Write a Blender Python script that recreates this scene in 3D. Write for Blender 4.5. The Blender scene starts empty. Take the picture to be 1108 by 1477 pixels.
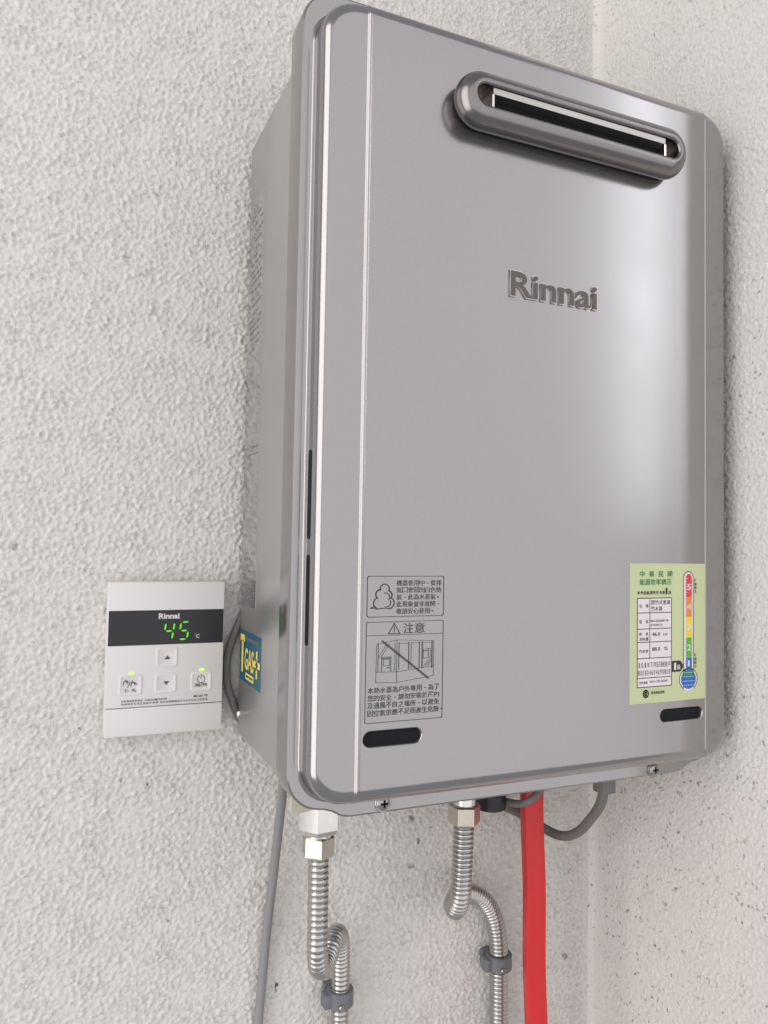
import bpy, bmesh, math, random
import numpy as np
from mathutils import Vector, Matrix

scene = bpy.context.scene
C = scene.collection
PI = math.pi

# ------------------------------------------------------------------ camera
cam_d = bpy.data.cameras.new('camera')
cam = bpy.data.objects.new('camera', cam_d); C.objects.link(cam)
cam_d.sensor_fit = 'VERTICAL'; cam_d.sensor_height = 36.0; cam_d.sensor_width = 27.0
cam_d.lens = 36.0 * 1096.2 / 1477.0
cam_d.clip_start = 0.02; cam_d.clip_end = 100
cam.location = (-0.30887, -0.60199, -0.09007)
cam.rotation_euler = (1.612136, -0.016772, -0.411921)
scene.camera = cam

# ------------------------------------------------------------------ light
world = bpy.data.worlds.new('World'); scene.world = world; world.use_nodes = True
bg = world.node_tree.nodes['Background']
bg.inputs['Color'].default_value = (0.97, 0.97, 1.0, 1); bg.inputs['Strength'].default_value = 0.46

def area(name, loc, target, sx, sy, power, col):
    l = bpy.data.lights.new(name, 'AREA'); l.shape = 'RECTANGLE'; l.size = sx; l.size_y = sy
    l.energy = power; l.color = col
    o = bpy.data.objects.new(name, l); C.objects.link(o); o.location = loc
    o.rotation_euler = (Vector(target) - Vector(loc)).to_track_quat('-Z', 'Y').to_euler()
    return o
# the open side of the balcony, to the left of the heater
area('daylight_left', (-2.20, -1.05, 0.35), (0, 0, 0.3), 1.6, 3.8, 52, (1.0, 0.96, 0.92))
# pale sky seen past the end of the short right-hand wall
sky_r = area('daylight_right', (1.715, -1.965, 1.15), (0.06, -0.18, 0.15), 0.15, 2.5, 3.0, (0.93, 0.96, 1.0))
sky_r.data.shape = 'ELLIPSE'
# the open front of the balcony
area('daylight_front', (0.15, -2.6, 0.45), (0.15, 0, 0.45), 4.9, 4.0, 52, (1.0, 0.975, 0.972))

scene.view_settings.view_transform = 'Standard'; scene.view_settings.look = 'None'
scene.view_settings.exposure = -0.20; scene.view_settings.gamma = 1.0
scene.view_settings.use_curve_mapping = False

# ------------------------------------------------------------------ materials
def srgb(r, g, b):
    f = lambda c: (c / 255 / 12.92) if c / 255 <= 0.04045 else ((c / 255 + 0.055) / 1.055) ** 2.4
    return (f(r), f(g), f(b), 1.0)

def mat(name, col, rough=0.5, metal=0.0, spec=0.5, coat=0.0, noise=0.0, nscale=60, bump=0.0, bscale=300, aniso=0.0, emit=None, es=0.0, rnoise=0.0):
    m = bpy.data.materials.new(name); m.use_nodes = True
    nt = m.node_tree; b = nt.nodes['Principled BSDF']
    b.inputs['Base Color'].default_value = col; b.inputs['Roughness'].default_value = rough
    b.inputs['Metallic'].default_value = metal; b.inputs['Specular IOR Level'].default_value = spec
    b.inputs['Coat Weight'].default_value = coat; b.inputs['Coat Roughness'].default_value = 0.12
    b.inputs['Anisotropic'].default_value = aniso
    if emit: b.inputs['Emission Color'].default_value = emit; b.inputs['Emission Strength'].default_value = es
    tc = nt.nodes.new('ShaderNodeTexCoord')
    if noise:
        n = nt.nodes.new('ShaderNodeTexNoise'); n.inputs['Scale'].default_value = nscale; n.inputs['Detail'].default_value = 6
        nt.links.new(tc.outputs['Object'], n.inputs['Vector'])
        mx = nt.nodes.new('ShaderNodeMix'); mx.data_type = 'RGBA'
        mx.inputs['A'].default_value = tuple(c * (1 - noise) for c in col[:3]) + (1,)
        mx.inputs['B'].default_value = tuple(min(1, c * (1 + noise)) for c in col[:3]) + (1,)
        nt.links.new(n.outputs['Fac'], mx.inputs['Factor']); nt.links.new(mx.outputs['Result'], b.inputs['Base Color'])
    if rnoise:
        n = nt.nodes.new('ShaderNodeTexNoise'); n.inputs['Scale'].default_value = 14; n.inputs['Detail'].default_value = 5
        nt.links.new(tc.outputs['Object'], n.inputs['Vector'])
        r = nt.nodes.new('ShaderNodeMapRange'); r.inputs['To Min'].default_value = rough - rnoise; r.inputs['To Max'].default_value = rough + rnoise
        nt.links.new(n.outputs['Fac'], r.inputs['Value']); nt.links.new(r.outputs['Result'], b.inputs['Roughness'])
    if bump:
        n = nt.nodes.new('ShaderNodeTexNoise'); n.inputs['Scale'].default_value = bscale; n.inputs['Detail'].default_value = 3
        nt.links.new(tc.outputs['Object'], n.inputs['Vector'])
        bp = nt.nodes.new('ShaderNodeBump'); bp.inputs['Strength'].default_value = bump; bp.inputs['Distance'].default_value = 0.0005
        nt.links.new(n.outputs['Fac'], bp.inputs['Height']); nt.links.new(bp.outputs['Normal'], b.inputs['Normal'])
    return m

M = {}
M['silver'] = mat('silver_paint', (0.372, 0.360, 0.366, 1), 0.172, 0.90, noise=0.07, nscale=1600, bump=0.012, bscale=900, rnoise=0.035)
M['casing'] = mat('casing_paint', (0.50, 0.49, 0.49, 1), 0.34, 0.82, noise=0.05, nscale=1800, rnoise=0.03)
M['bezel'] = mat('vent_metal', (0.265, 0.250, 0.252, 1), 0.24, 1.0, noise=0.06, nscale=300)
M['outlet'] = mat('outlet_metal', (0.55, 0.53, 0.51, 1), 0.36, 1.0, noise=0.06, nscale=200)
M['chrome'] = mat('bright_metal', (0.72, 0.70, 0.67, 1), 0.16, 1.0, noise=0.08, nscale=200, rnoise=0.05)
M['stainless'] = mat('stainless_hose', (0.52, 0.515, 0.505, 1), 0.27, 1.0, noise=0.12, nscale=120, rnoise=0.06)
M['nickel'] = mat('nickel_brass', (0.62, 0.56, 0.48, 1), 0.27, 1.0, noise=0.12, nscale=260, rnoise=0.06)
M['black'] = mat('dark_inside', (0.010, 0.012, 0.015, 1), 0.7, spec=0.2)
M['print'] = mat('grey_print', srgb(82, 78, 80), 0.5)
M['logo_face'] = mat('logo_face', srgb(98, 91, 89), 0.5, 0.1)
M['foil'] = mat('foil_label', (0.46, 0.46, 0.475, 1), 0.10, 0.9, noise=0.03, nscale=40)
M['foil_print'] = mat('foil_print', srgb(120, 120, 124), 0.4)
M['teal'] = mat('teal_sticker', srgb(22, 88, 112), 0.3, noise=0.25, nscale=60)
M['yellow'] = mat('yellow_print', srgb(238, 216, 96), 0.4)
M['green_paper'] = mat('green_sticker', srgb(196, 205, 160), 0.38, noise=0.03, nscale=30)
M['white_paper'] = mat('white_sticker', srgb(226, 218, 222), 0.45)
M['ink'] = mat('black_ink', srgb(40, 38, 40), 0.5)
M['green_ink'] = mat('green_ink', srgb(40, 128, 62), 0.5)
for k, c in dict(red=(214, 62, 66), orange=(226, 138, 72), yel=(232, 208, 52), grn=(92, 172, 62), blue=(42, 104, 184), bulbg=(38, 134, 110)).items():
    M['t_' + k] = mat('ink_' + k, srgb(*c), 0.45)
M['remote'] = mat('remote_plastic', srgb(219, 217, 217), 0.42, noise=0.015, nscale=20, bump=0.03, bscale=1500)
M['remote_key'] = mat('remote_key', srgb(221, 219, 219), 0.38)
M['window'] = mat('display_window', srgb(30, 30, 36), 0.25)
M['led'] = mat('led_digit', srgb(90, 200, 30), 0.4, emit=srgb(96, 215, 24), es=0.6)
M['lamp_led'] = mat('led_lamp', srgb(180, 240, 60), 0.4, emit=srgb(190, 255, 50), es=1.0)
M['seam'] = mat('seam_dark', srgb(70, 66, 68), 0.7)
M['cable'] = mat('grey_cable', srgb(138, 138, 140), 0.5, noise=0.08, nscale=40)
M['cable_dark'] = mat('grey_cable_dark', srgb(112, 110, 110), 0.55, noise=0.08, nscale=40)
M['clamp'] = mat('grey_plastic', srgb(112, 114, 120), 0.45, noise=0.08, nscale=60, bump=0.1, bscale=400)
M['red'] = mat('red_plastic', srgb(208, 42, 42), 0.36, noise=0.12, nscale=18, bump=0.12, bscale=120)
M['plug'] = mat('black_plug', srgb(34, 36, 44), 0.4)
M['beige'] = mat('beige_plastic', srgb(196, 192, 170), 0.45, noise=0.1, nscale=80)
M['screw'] = mat('screw_metal', (0.42, 0.41, 0.40, 1), 0.3, 1.0, noise=0.15, nscale=300)

def stucco_mat(name, col, dark, dots, dot_lo, dot_hi):
    m = bpy.data.materials.new(name); m.use_nodes = True; nt = m.node_tree; N = nt.nodes; L = nt.links
    b = N['Principled BSDF']; b.inputs['Roughness'].default_value = 0.78; b.inputs['Specular IOR Level'].default_value = 0.25
    tc = N.new('ShaderNodeTexCoord')
    def noise(s, d=4, dist=0.0):
        n = N.new('ShaderNodeTexNoise'); n.inputs['Scale'].default_value = s; n.inputs['Detail'].default_value = d
        n.inputs['Distortion'].default_value = dist
        L.new(tc.outputs['Object'], n.inputs['Vector']); return n
    n1 = noise(5, 6)
    base = N.new('ShaderNodeMix'); base.data_type = 'RGBA'
    base.inputs['A'].default_value = tuple(c * 0.97 for c in col) + (1,); base.inputs['B'].default_value = tuple(min(1, c * 1.03) for c in col) + (1,)
    L.new(n1.outputs['Fac'], base.inputs['Factor'])
    prev = base.outputs['Result']
    # dirt flecks caught in the plaster: small stretched cells, kept only where a coarse noise allows them
    for sc, lo, hi, cov_s, cov_lo, cov_hi in dots:
        mp = N.new('ShaderNodeMapping'); mp.inputs['Scale'].default_value = (1, 1, 0.72); mp.inputs['Rotation'].default_value = (0.5, 0.4, 0.2)
        wn = noise(sc * 1.6, 2)
        ad = N.new('ShaderNodeMix'); ad.data_type = 'RGBA'; ad.blend_type = 'LINEAR_LIGHT'; ad.inputs['Factor'].default_value = 0.6 / sc
        L.new(tc.outputs['Object'], ad.inputs['A']); L.new(wn.outputs['Color'], ad.inputs['B'])
        L.new(ad.outputs['Result'], mp.inputs['Vector'])
        v = N.new('ShaderNodeTexVoronoi'); v.inputs['Scale'].default_value = sc; v.inputs['Randomness'].default_value = 1
        L.new(mp.outputs['Vector'], v.inputs['Vector'])
        r = N.new('ShaderNodeMapRange'); r.inputs['From Min'].default_value = lo; r.inputs['From Max'].default_value = hi
        r.inputs['To Min'].default_value = 1; r.inputs['To Max'].default_value = 0
        L.new(v.outputs['Distance'], r.inputs['Value'])
        sep = N.new('ShaderNodeSeparateColor'); L.new(v.outputs['Color'], sep.inputs['Color'])
        g = N.new('ShaderNodeMapRange'); g.inputs['From Min'].default_value = cov_lo; g.inputs['From Max'].default_value = cov_hi
        L.new(sep.outputs['Red'], g.inputs['Value'])
        cv = noise(cov_s, 3)
        g2 = N.new('ShaderNodeMapRange'); g2.inputs['From Min'].default_value = 0.35; g2.inputs['From Max'].default_value = 0.6
        L.new(cv.outputs['Fac'], g2.inputs['Value'])
        mu = N.new('ShaderNodeMath'); mu.operation = 'MULTIPLY'; L.new(r.outputs['Result'], mu.inputs[0]); L.new(g.outputs['Result'], mu.inputs[1])
        mu2 = N.new('ShaderNodeMath'); mu2.operation = 'MULTIPLY'; L.new(mu.outputs[0], mu2.inputs[0]); L.new(g2.outputs['Result'], mu2.inputs[1])
        sz = N.new('ShaderNodeSeparateXYZ'); L.new(tc.outputs['Object'], sz.inputs['Vector'])
        gz = N.new('ShaderNodeMapRange'); gz.inputs['From Min'].default_value = -0.25; gz.inputs['From Max'].default_value = 0.25
        gz.inputs['To Min'].default_value = 1.0; gz.inputs['To Max'].default_value = 0.45; L.new(sz.outputs['Z'], gz.inputs['Value'])
        mu3 = N.new('ShaderNodeMath'); mu3.operation = 'MULTIPLY'; L.new(mu2.outputs[0], mu3.inputs[0]); L.new(gz.outputs['Result'], mu3.inputs[1])
        mx = N.new('ShaderNodeMix'); mx.data_type = 'RGBA'; L.new(mu3.outputs[0], mx.inputs['Factor'])
        L.new(prev, mx.inputs['A']); mx.inputs['B'].default_value = dark + (1,)
        prev = mx.outputs['Result']
    L.new(prev, b.inputs['Base Color'])
    fb = noise(420, 5)
    bp = N.new('ShaderNodeBump'); bp.inputs['Strength'].default_value = 0.7; bp.inputs['Distance'].default_value = 0.0012
    L.new(fb.outputs['Fac'], bp.inputs['Height']); L.new(bp.outputs['Normal'], b.inputs['Normal'])
    return m
M['stucco'] = stucco_mat('stucco_back', (0.71, 0.690, 0.662), (0.13, 0.115, 0.10), [(70, 0.10, 0.2, 3.0, 0.86, 0.9)], 0, 0)
M['stucco_r'] = stucco_mat('stucco_right', (0.755, 0.737, 0.71), (0.14, 0.12, 0.10), [(210, 0.13, 0.30, 6.0, 0.42, 0.70), (95, 0.07, 0.17, 4.0, 0.76, 0.84)], 0, 0)

# ------------------------------------------------------------------ helpers
def link(o, parent=None):
    C.objects.link(o)
    if parent: o.parent = parent
    return o
def thing(name, label, cat, group=None):
    o = bpy.data.objects.new(name, None); o.empty_display_size = 0.05; C.objects.link(o)
    o['label'] = label; o['category'] = cat
    if group: o['group'] = group
    return o
def tag(o, label, cat, group=None):
    o['label'] = label; o['category'] = cat
    if group: o['group'] = group
    return o
def bm_obj(name, bm, m, parent=None, smooth=False, angle=35):
    me = bpy.data.meshes.new(name)
    bmesh.ops.recalc_face_normals(bm, faces=bm.faces)
    if smooth:
        for f in bm.faces: f.smooth = True
    bm.to_mesh(me); bm.free()
    if smooth: me.set_sharp_from_angle(angle=math.radians(angle))
    me.materials.append(M[m] if isinstance(m, str) else m)
    return link(bpy.data.objects.new(name, me), parent)
def box(bm, x0, x1, y0, y1, z0, z1, bev=0.0, seg=2):
    r = bmesh.ops.create_cube(bm, size=1)
    for v in r['verts']:
        v.co = Vector((x0 + (v.co.x + .5) * (x1 - x0), y0 + (v.co.y + .5) * (y1 - y0), z0 + (v.co.z + .5) * (z1 - z0)))
    if bev:
        es = list({e for v in r['verts'] for e in v.link_edges})
        bmesh.ops.bevel(bm, geom=es, offset=bev, segments=seg, affect='EDGES', profile=0.5)
def rrect(hw, hh, r, n=8, cx=0, cz=0):
    pts = []
    for qx, qz, a0 in ((1, 1, 0), (-1, 1, PI / 2), (-1, -1, PI), (1, -1, 1.5 * PI)):
        for i in range(n + 1):
            a = a0 + (PI / 2) * i / n
            pts.append((cx + qx * (hw - r) + r * math.cos(a), cz + qz * (hh - r) + r * math.sin(a)))
    return pts
def loft(bm, rings, cap0=False, cap1=False, close=True):
    vr = [[bm.verts.new(p) for p in ring] for ring in rings]
    n = len(vr[0])
    for a, b in zip(vr, vr[1:]):
        for i in range(n if close else n - 1):
            j = (i + 1) % n
            bm.faces.new((a[i], a[j], b[j], b[i]))
    if cap0: bm.faces.new(vr[0][::-1])
    if cap1: bm.faces.new(vr[-1])
    return vr
def plate(bm, pts, y0, y1):
    """solid with the XZ outline pts, from y0 (back) to y1 (front)"""
    loft(bm, [[(x, y0, z) for x, z in pts], [(x, y1, z) for x, z in pts]], True, True)
def catmull(P, step):
    P = [Vector(p) for p in P]; Q = [P[0] * 2 - P[1]] + P + [P[-1] * 2 - P[-2]]
    out = []
    for i in range(1, len(Q) - 2):
        a, b, c, d = Q[i - 1:i + 3]
        for k in range(24):
            t = k / 24
            out.append(0.5 * ((2 * b) + (c - a) * t + (2 * a - 5 * b + 4 * c - d) * t * t + (3 * b - a - 3 * c + d) * t ** 3))
    out.append(P[-1])
    L = [0]
    for u, v in zip(out, out[1:]): L.append(L[-1] + (v - u).length)
    n = max(2, int(L[-1] / step)); res = []; j = 0
    for k in range(n + 1):
        s = L[-1] * k / n
        while j < len(L) - 2 and L[j + 1] < s: j += 1
        t = (s - L[j]) / max(1e-9, L[j + 1] - L[j]); res.append(out[j].lerp(out[j + 1], t))
    return res, L[-1] / n
def sweep(bm, P, step, rad, seg=20, flat=1.0):
    pts, st = catmull(P, step)
    ref = Vector((1, 0, 0)); rings = []
    for i, p in enumerate(pts):
        t = (pts[min(i + 1, len(pts) - 1)] - pts[max(i - 1, 0)]).normalized()
        u = (ref - t * ref.dot(t)).normalized(); w = t.cross(u); ref = u
        r = rad(i * st) if callable(rad) else rad
        rings.append([p + (u * math.cos(2 * PI * k / seg) + w * math.sin(2 * PI * k / seg) * flat) * r for k in range(seg)])
    loft(bm, rings, True, True)
def lathe(bm, prof, cx, cy, cz, axis='z', seg=32):
    """prof: (radius, height) pairs"""
    rings = []
    for r, h in prof:
        ring = []
        for k in range(seg):
            a = 2 * PI * k / seg; u, v = r * math.cos(a), r * math.sin(a)
            ring.append((cx + u, cy + v, cz + h) if axis == 'z' else ((cx + u, cy + h, cz + v) if axis == 'y' else (cx + h, cy + u, cz + v)))
        rings.append(ring)
    loft(bm, rings, True, True)
def hexnut(bm, cx, cy, z0, z1, ra, rot=0.0, ch=0.0012):
    """hexagon across corners 2*ra standing on z, chamfered ends"""
    def ring(r, z): return [(cx + r * math.cos(rot + k * PI / 3), cy + r * math.sin(rot + k * PI / 3), z) for k in range(6)]
    rr = ra * 0.9
    loft(bm, [ring(rr, z0), ring(ra, z0 + ch), ring(ra, z1 - ch), ring(rr, z1)], True, True)

_tc = {}
def text_mesh(s, offset=0.0, extrude=0.0, res=3):
    c = bpy.data.curves.new('lettering', 'FONT'); c.body = s; c.size = 1.0; c.offset = offset; c.extrude = extrude; c.resolution_u = res
    o = bpy.data.objects.new('lettering', c); C.objects.link(o)
    dg = bpy.context.evaluated_depsgraph_get()
    me = bpy.data.meshes.new_from_object(o.evaluated_get(dg))
    bpy.data.objects.remove(o); bpy.data.curves.remove(c)
    return me
class Print:
    """flat print gathered in one mesh; frame maps (u, v) on a plane to the scene"""
    def __init__(self, frame): self.bm = bmesh.new(); self.f = frame
    def text(self, s, u0, u1, v0, v1, offset=0.0, vertical=False):
        me = text_mesh(s, offset)
        xs = [v.co.x for v in me.vertices]; ys = [v.co.y for v in me.vertices]
        a, b, c, d = min(xs), max(xs), min(ys), max(ys)
        t = bmesh.new(); t.from_mesh(me)
        for v in t.verts:
            u = u0 + (v.co.x - a) / (b - a) * (u1 - u0); w = v0 + (v.co.y - c) / (d - c) * (v1 - v0)
            v.co = self.f(u, w)
        tmp = bpy.data.meshes.new('x'); t.to_mesh(tmp); t.free()
        self.bm.from_mesh(tmp); bpy.data.meshes.remove(tmp); bpy.data.meshes.remove(me)
    def rect(self, u0, u1, v0, v1): self.poly([(u0, v0), (u1, v0), (u1, v1), (u0, v1)])
    def poly(self, pts): self.bm.faces.new([self.bm.verts.new(self.f(*p)) for p in pts])
    def line(self, a, b, w):
        ax, ay = a; bx, by = b; dx, dy = bx - ax, by - ay; l = math.hypot(dx, dy) or 1; nx, ny = -dy / l * w / 2, dx / l * w / 2
        ex, ey = dx / l * w / 2, dy / l * w / 2
        self.poly([(ax + nx - ex, ay + ny - ey), (ax - nx - ex, ay - ny - ey), (bx - nx + ex, by - ny + ey), (bx + nx + ex, by + ny + ey)])
    def path(self, pts, w, closed=False):
        q = pts + [pts[0]] if closed else pts
        for a, b in zip(q, q[1:]): self.line(a, b, w)
    def frame_rect(self, u0, u1, v0, v1, w, r=0.001):
        self.path(rrect((u1 - u0) / 2, (v1 - v0) / 2, r, 3, (u0 + u1) / 2, (v0 + v1) / 2), w, True)
    def arc(self, c, r, a0, a1, w, n=14, ry=None):
        ry = ry or r
        self.path([(c[0] + r * math.cos(math.radians(a0 + (a1 - a0) * i / n)), c[1] + ry * math.sin(math.radians(a0 + (a1 - a0) * i / n))) for i in range(n + 1)], w)
    def disc(self, c, r, n=28): self.poly([(c[0] + r * math.cos(2 * PI * i / n), c[1] + r * math.sin(2 * PI * i / n)) for i in range(n)])
    def build(self, name, m, parent):
        me = bpy.data.meshes.new(name); self.bm.to_mesh(me); self.bm.free(); me.materials.append(M[m])
        return link(bpy.data.objects.new(name, me), parent)

# ------------------------------------------------------------------ the walls (displaced stucco)
XC = 0.181          # the inner corner
WEND = -0.246       # where the short right-hand wall ends
STEP = 0.0013
rng = np.random.default_rng(7)
def field(nu, nv, wl, spread, seed, an=(1, 1)):
    """band-passed noise, wl = wavelength in metres, unit variance"""
    r = np.random.default_rng(seed)
    ku = np.fft.fftfreq(nu, STEP)[:, None] * an[0]; kv = np.fft.rfftfreq(nv, STEP)[None, :] * an[1]
    k = np.sqrt(ku ** 2 + kv ** 2) + 1e-6
    flt = np.exp(-(np.log(k * wl) ** 2) / (2 * spread ** 2))
    f = np.fft.irfft2(np.fft.rfft2(r.standard_normal((nu, nv))) * flt, s=(nu, nv))
    return f / f.std()
def stucco(nu, nv, seed, amp, wl):
    a = field(nu, nv, wl, 0.75, seed); b = field(nu, nv, wl * 0.5, 0.4, seed + 1); c = field(nu, nv, 0.045, 0.5, seed + 2)
    d = field(nu, nv, wl * 2.2, 0.35, seed + 3)
    # crumbs thrown on the wall: sharp tops, shallow hollows, a few bigger blobs
    h = np.exp(0.55 * a) - 1.1 + 0.55 * b * (0.6 + 0.4 * np.tanh(a)) + 0.35 * np.clip(d - 1.1, 0, 1.6)
    h = np.minimum(h, 1.6 + 0.25 * np.tanh(h - 1.6))
    return amp * h * (1 + 0.13 * c) + 0.00022 * field(nu, nv, 0.20, 0.5, seed + 4)
def grid_obj(name, P, m):
    nu, nv, _ = P.shape
    me = bpy.data.meshes.new(name)
    me.vertices.add(nu * nv); me.vertices.foreach_set('co', P.reshape(-1).astype(np.float32))
    i = np.arange(nu * nv).reshape(nu, nv)
    q = np.stack([i[:-1, :-1], i[1:, :-1], i[1:, 1:], i[:-1, 1:]], -1).reshape(-1)
    nf = q.size // 4
    me.loops.add(nf * 4); me.loops.foreach_set('vertex_index', q.astype(np.int32))
    me.polygons.add(nf); me.polygons.foreach_set('loop_start', (np.arange(nf) * 4).astype(np.int32))
    me.polygons.foreach_set('use_smooth', np.ones(nf, bool))
    me.update(calc_edges=True); me.materials.append(M[m])
    return link(bpy.data.objects.new(name, me))
def fillet(d, r=0.007):
    d = np.clip(d, 0, r); return r - np.sqrt(np.maximum(0, r * r - (r - d) ** 2))
z = np.arange(-0.95, 0.74, STEP); x = np.arange(-0.85, XC + STEP * 0.5, STEP)
x = x + (XC - x[-1])
h = stucco(len(x), len(z), 11, 0.00100, 0.0050)
fade = np.clip((XC - x) / 0.022, 0, 1)[:, None]; fade = 0.12 + 0.88 * fade * fade * (3 - 2 * fade)
h = h * fade + fillet(XC - x)[:, None]
P = np.zeros((len(x), len(z), 3)); P[..., 0] = x[:, None]; P[..., 2] = z[None, :]; P[..., 1] = -h
wall_back = grid_obj('wall_back', P, 'stucco'); wall_back['kind'] = 'structure'
wall_back['label'] = 'off-white stucco wall that carries the water heater'
y = np.arange(WEND, STEP * 0.5, STEP); y = y - y[-1]
h = stucco(len(y), len(z), 41, 0.00066, 0.0040)
fade = np.clip((-y) / 0.022, 0, 1)[:, None]; fade = 0.12 + 0.88 * fade * fade * (3 - 2 * fade)
h = h * fade + fillet(-y)[:, None]
P = np.zeros((len(y), len(z), 3)); P[..., 1] = y[:, None]; P[..., 2] = z[None, :]; P[..., 0] = XC - h
P = P[::-1]
wall_right = grid_obj('wall_right', P, 'stucco_r'); wall_right['kind'] = 'structure'
wall_right['label'] = 'short white stucco side wall beside the water heater'
bm = bmesh.new(); box(bm, XC + 0.003, XC + 0.12, WEND + 0.001, 0.1, -0.95, 0.74)
e = bm_obj('wall_core', bm, 'stucco_r', wall_right)

# ------------------------------------------------------------------ water heater
YM = -0.1784       # main face of the cover
YF = -0.154        # flange
heater = thing('water_heater', 'silver wall-mounted gas water heater with long exhaust vent', 'water heater')
heater.location = (0, 0, 0)

# casing
bm = bmesh.new(); box(bm, -0.172, 0.172, -0.135, -0.010, -0.2396, 0.2239, 0.0022, 2)
casing = bm_obj('casing', bm, 'casing', heater, True)
# pressed rib near the front of the left side
bm = bmesh.new(); box(bm, -0.1733, -0.1715, -0.1290, -0.1262, -0.193, 0.205, 0.0006)
bm_obj('pressed_rib', bm, 'casing', casing, True)
bm = bmesh.new(); lathe(bm, [(0.0036, 0), (0.0036, -0.0006), (0.0028, -0.0016), (0.0010, -0.0020)], -0.172, -0.0135, -0.2235, 'x', 20)
bm_obj('side_screw', bm, 'chrome', casing, True)

# flange of the cover (outline with a wider tab at top and bottom), folded back as a rim
def flange_outline(ins=0.0):
    hw, r, zc, zt = 0.175, 0.0235, 0.2545, 0.2612
    pts = []
    n = 10
    cx, cz = hw - r, zc - r
    R = r - ins
    tab = [(-0.1535, zc - ins), (-0.150, zc + 0.0004 - ins), (-0.1445, zc + 0.0022 - ins), (-0.1395, zc + 0.0052 - ins), (-0.1345, zt - 0.0002 - ins), (-0.131, zt - ins)]
    arc = lambda sx, sz, a0: [(sx * cx + R * math.cos(math.radians(a0 + 90 * i / n)), sz * cz + R * math.sin(math.radians(a0 + 90 * i / n))) for i in range(n + 1)]
    pts = []
    up = zt - zc                                     # the top edge is straight, at the height of the tab
    pts += [(a, b + up) for a, b in arc(1, 1, 0)]
    pts += [(a, b + up) for a, b in arc(-1, 1, 90)]
    pts += [p for p in arc(-1, -1, 180) if p[0] < -0.1545]
    pts += [(a, -b) for a, b in tab]
    pts += [(-a, -b) for a, b in tab][::-1]
    pts += [p for p in arc(1, -1, 270) if p[0] > 0.1545]
    return pts
bm = bmesh.new()
rings = []
for ins, yy in ((0.0022, YF + 0.0225), (0.0, YF + 0.0225), (0.0, YF + 0.0016), (0.0005, YF + 0.0005), (0.0016, YF)):
    rings.append([(px, yy, pz) for px, pz in flange_outline(ins)])
vr = loft(bm, rings)
bm.faces.new(vr[-1])
cover = bm_obj('front_cover', bm, 'silver', heater, True, 30)
for p in cover.data.polygons:
    if len(p.vertices) > 8: p.use_smooth = False

# raised front: rings of a rounded rectangle; its top height falls away past the creases
HW, HH, RC = 0.1668, 0.2472, 0.0225
CR = 0.1392
KN = [(-0.0026, 0.0), (-0.0022, -0.00003), (-0.0014, -0.00030), (-0.0008, -0.00030), (-0.0003, 0.00010), (0.0003, 0.00115), (0.0008, 0.00160), (0.0016, 0.00180)]
def drop(px):
    """the side strips lie a small rolled step below the main face and slope away"""
    d = abs(px) - CR
    if d <= KN[0][0]: return 0.0
    for (a, ha), (b, hb) in zip(KN, KN[1:]):
        if d <= b: return ha + (hb - ha) * (d - a) / (b - a)
    return KN[-1][1] + 0.15 * (d - KN[-1][0])
prof = [(-0.0030, 0.0, -0.0030), (-0.0014, 0.0002, -0.0014), (-0.0004, 0.0009, -0.0004), (0.0000, 0.0022, 0.0), (0.0002, 0.0090, 0.0002), (0.0003, 0.0140, 0.0003)]
for k in range(1, 11):                      # rolled edge, wider at the top and bottom than at the sides
    t = k / 10 * PI / 2
    prof.append((0.0003 + 0.0072 * (1 - math.cos(t)), 0.0140 + 0.0104 * math.sin(t), 0.0003 + 0.0105 * (1 - math.cos(t))))
NC = 10
def ring_pts(ins, inz):
    base = []
    for qx, qz, a0 in ((1, 1, 0), (-1, 1, PI / 2), (-1, -1, PI), (1, -1, 1.5 * PI)):
        for i in range(NC + 1):
            a = a0 + (PI / 2) * i / NC
            base.append((qx * (HW - RC) + (RC - ins) * math.cos(a), qz * (HH - RC) + (RC - inz) * math.sin(a)))
    # extra points along top and bottom where the creases run
    ks = [CR + d for d, _ in KN]
    zt = HH - inz
    out = []
    n = NC + 1
    q1, q2, q3, q4 = base[:n], base[n:2 * n], base[2 * n:3 * n], base[3 * n:]
    # the corner arcs end at |x| = HW-RC = 0.140, just beside the crease; clamp order by x
    out += [p for p in q1 if p[0] > CR + 0.0021]
    out += [(k, zt) for k in ks[::-1]] + [(-k, zt) for k in ks]
    out += [p for p in q2 if p[0] < -CR - 0.0021]
    out += [p for p in q3 if p[0] < -CR - 0.0021]
    out += [(-k, -zt) for k in ks[::-1]] + [(k, -zt) for k in ks]
    out += [p for p in q4 if p[0] > CR + 0.0021]
    return out
bm = bmesh.new()
FULL = 0.0244
rings = []
for ins, hgt, inz in prof:
    rr = []
    for px, pz in ring_pts(ins, inz):
        t = hgt / FULL
        rr.append((px, YF - (hgt - drop(px) * max(0, (t - 0.35) / 0.65)), pz))
    rings.append(rr)
vr = loft(bm, rings)
inner = vr[-1]
# faces across the inner ring: match top and bottom points of equal x
top = [v for v in inner if v.co.z > 0]; bot = [v for v in inner if v.co.z < 0]
key = lambda v: v.co.x
top.sort(key=key); bot.sort(key=key)
main_pair = None
for a, b, c, d in zip(top, top[1:], bot[1:], bot):
    if b.co.x - a.co.x > 0.1: main_pair = (a, b, c, d); continue
    try: bm.faces.new((a, b, c, d))
    except ValueError: pass
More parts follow.
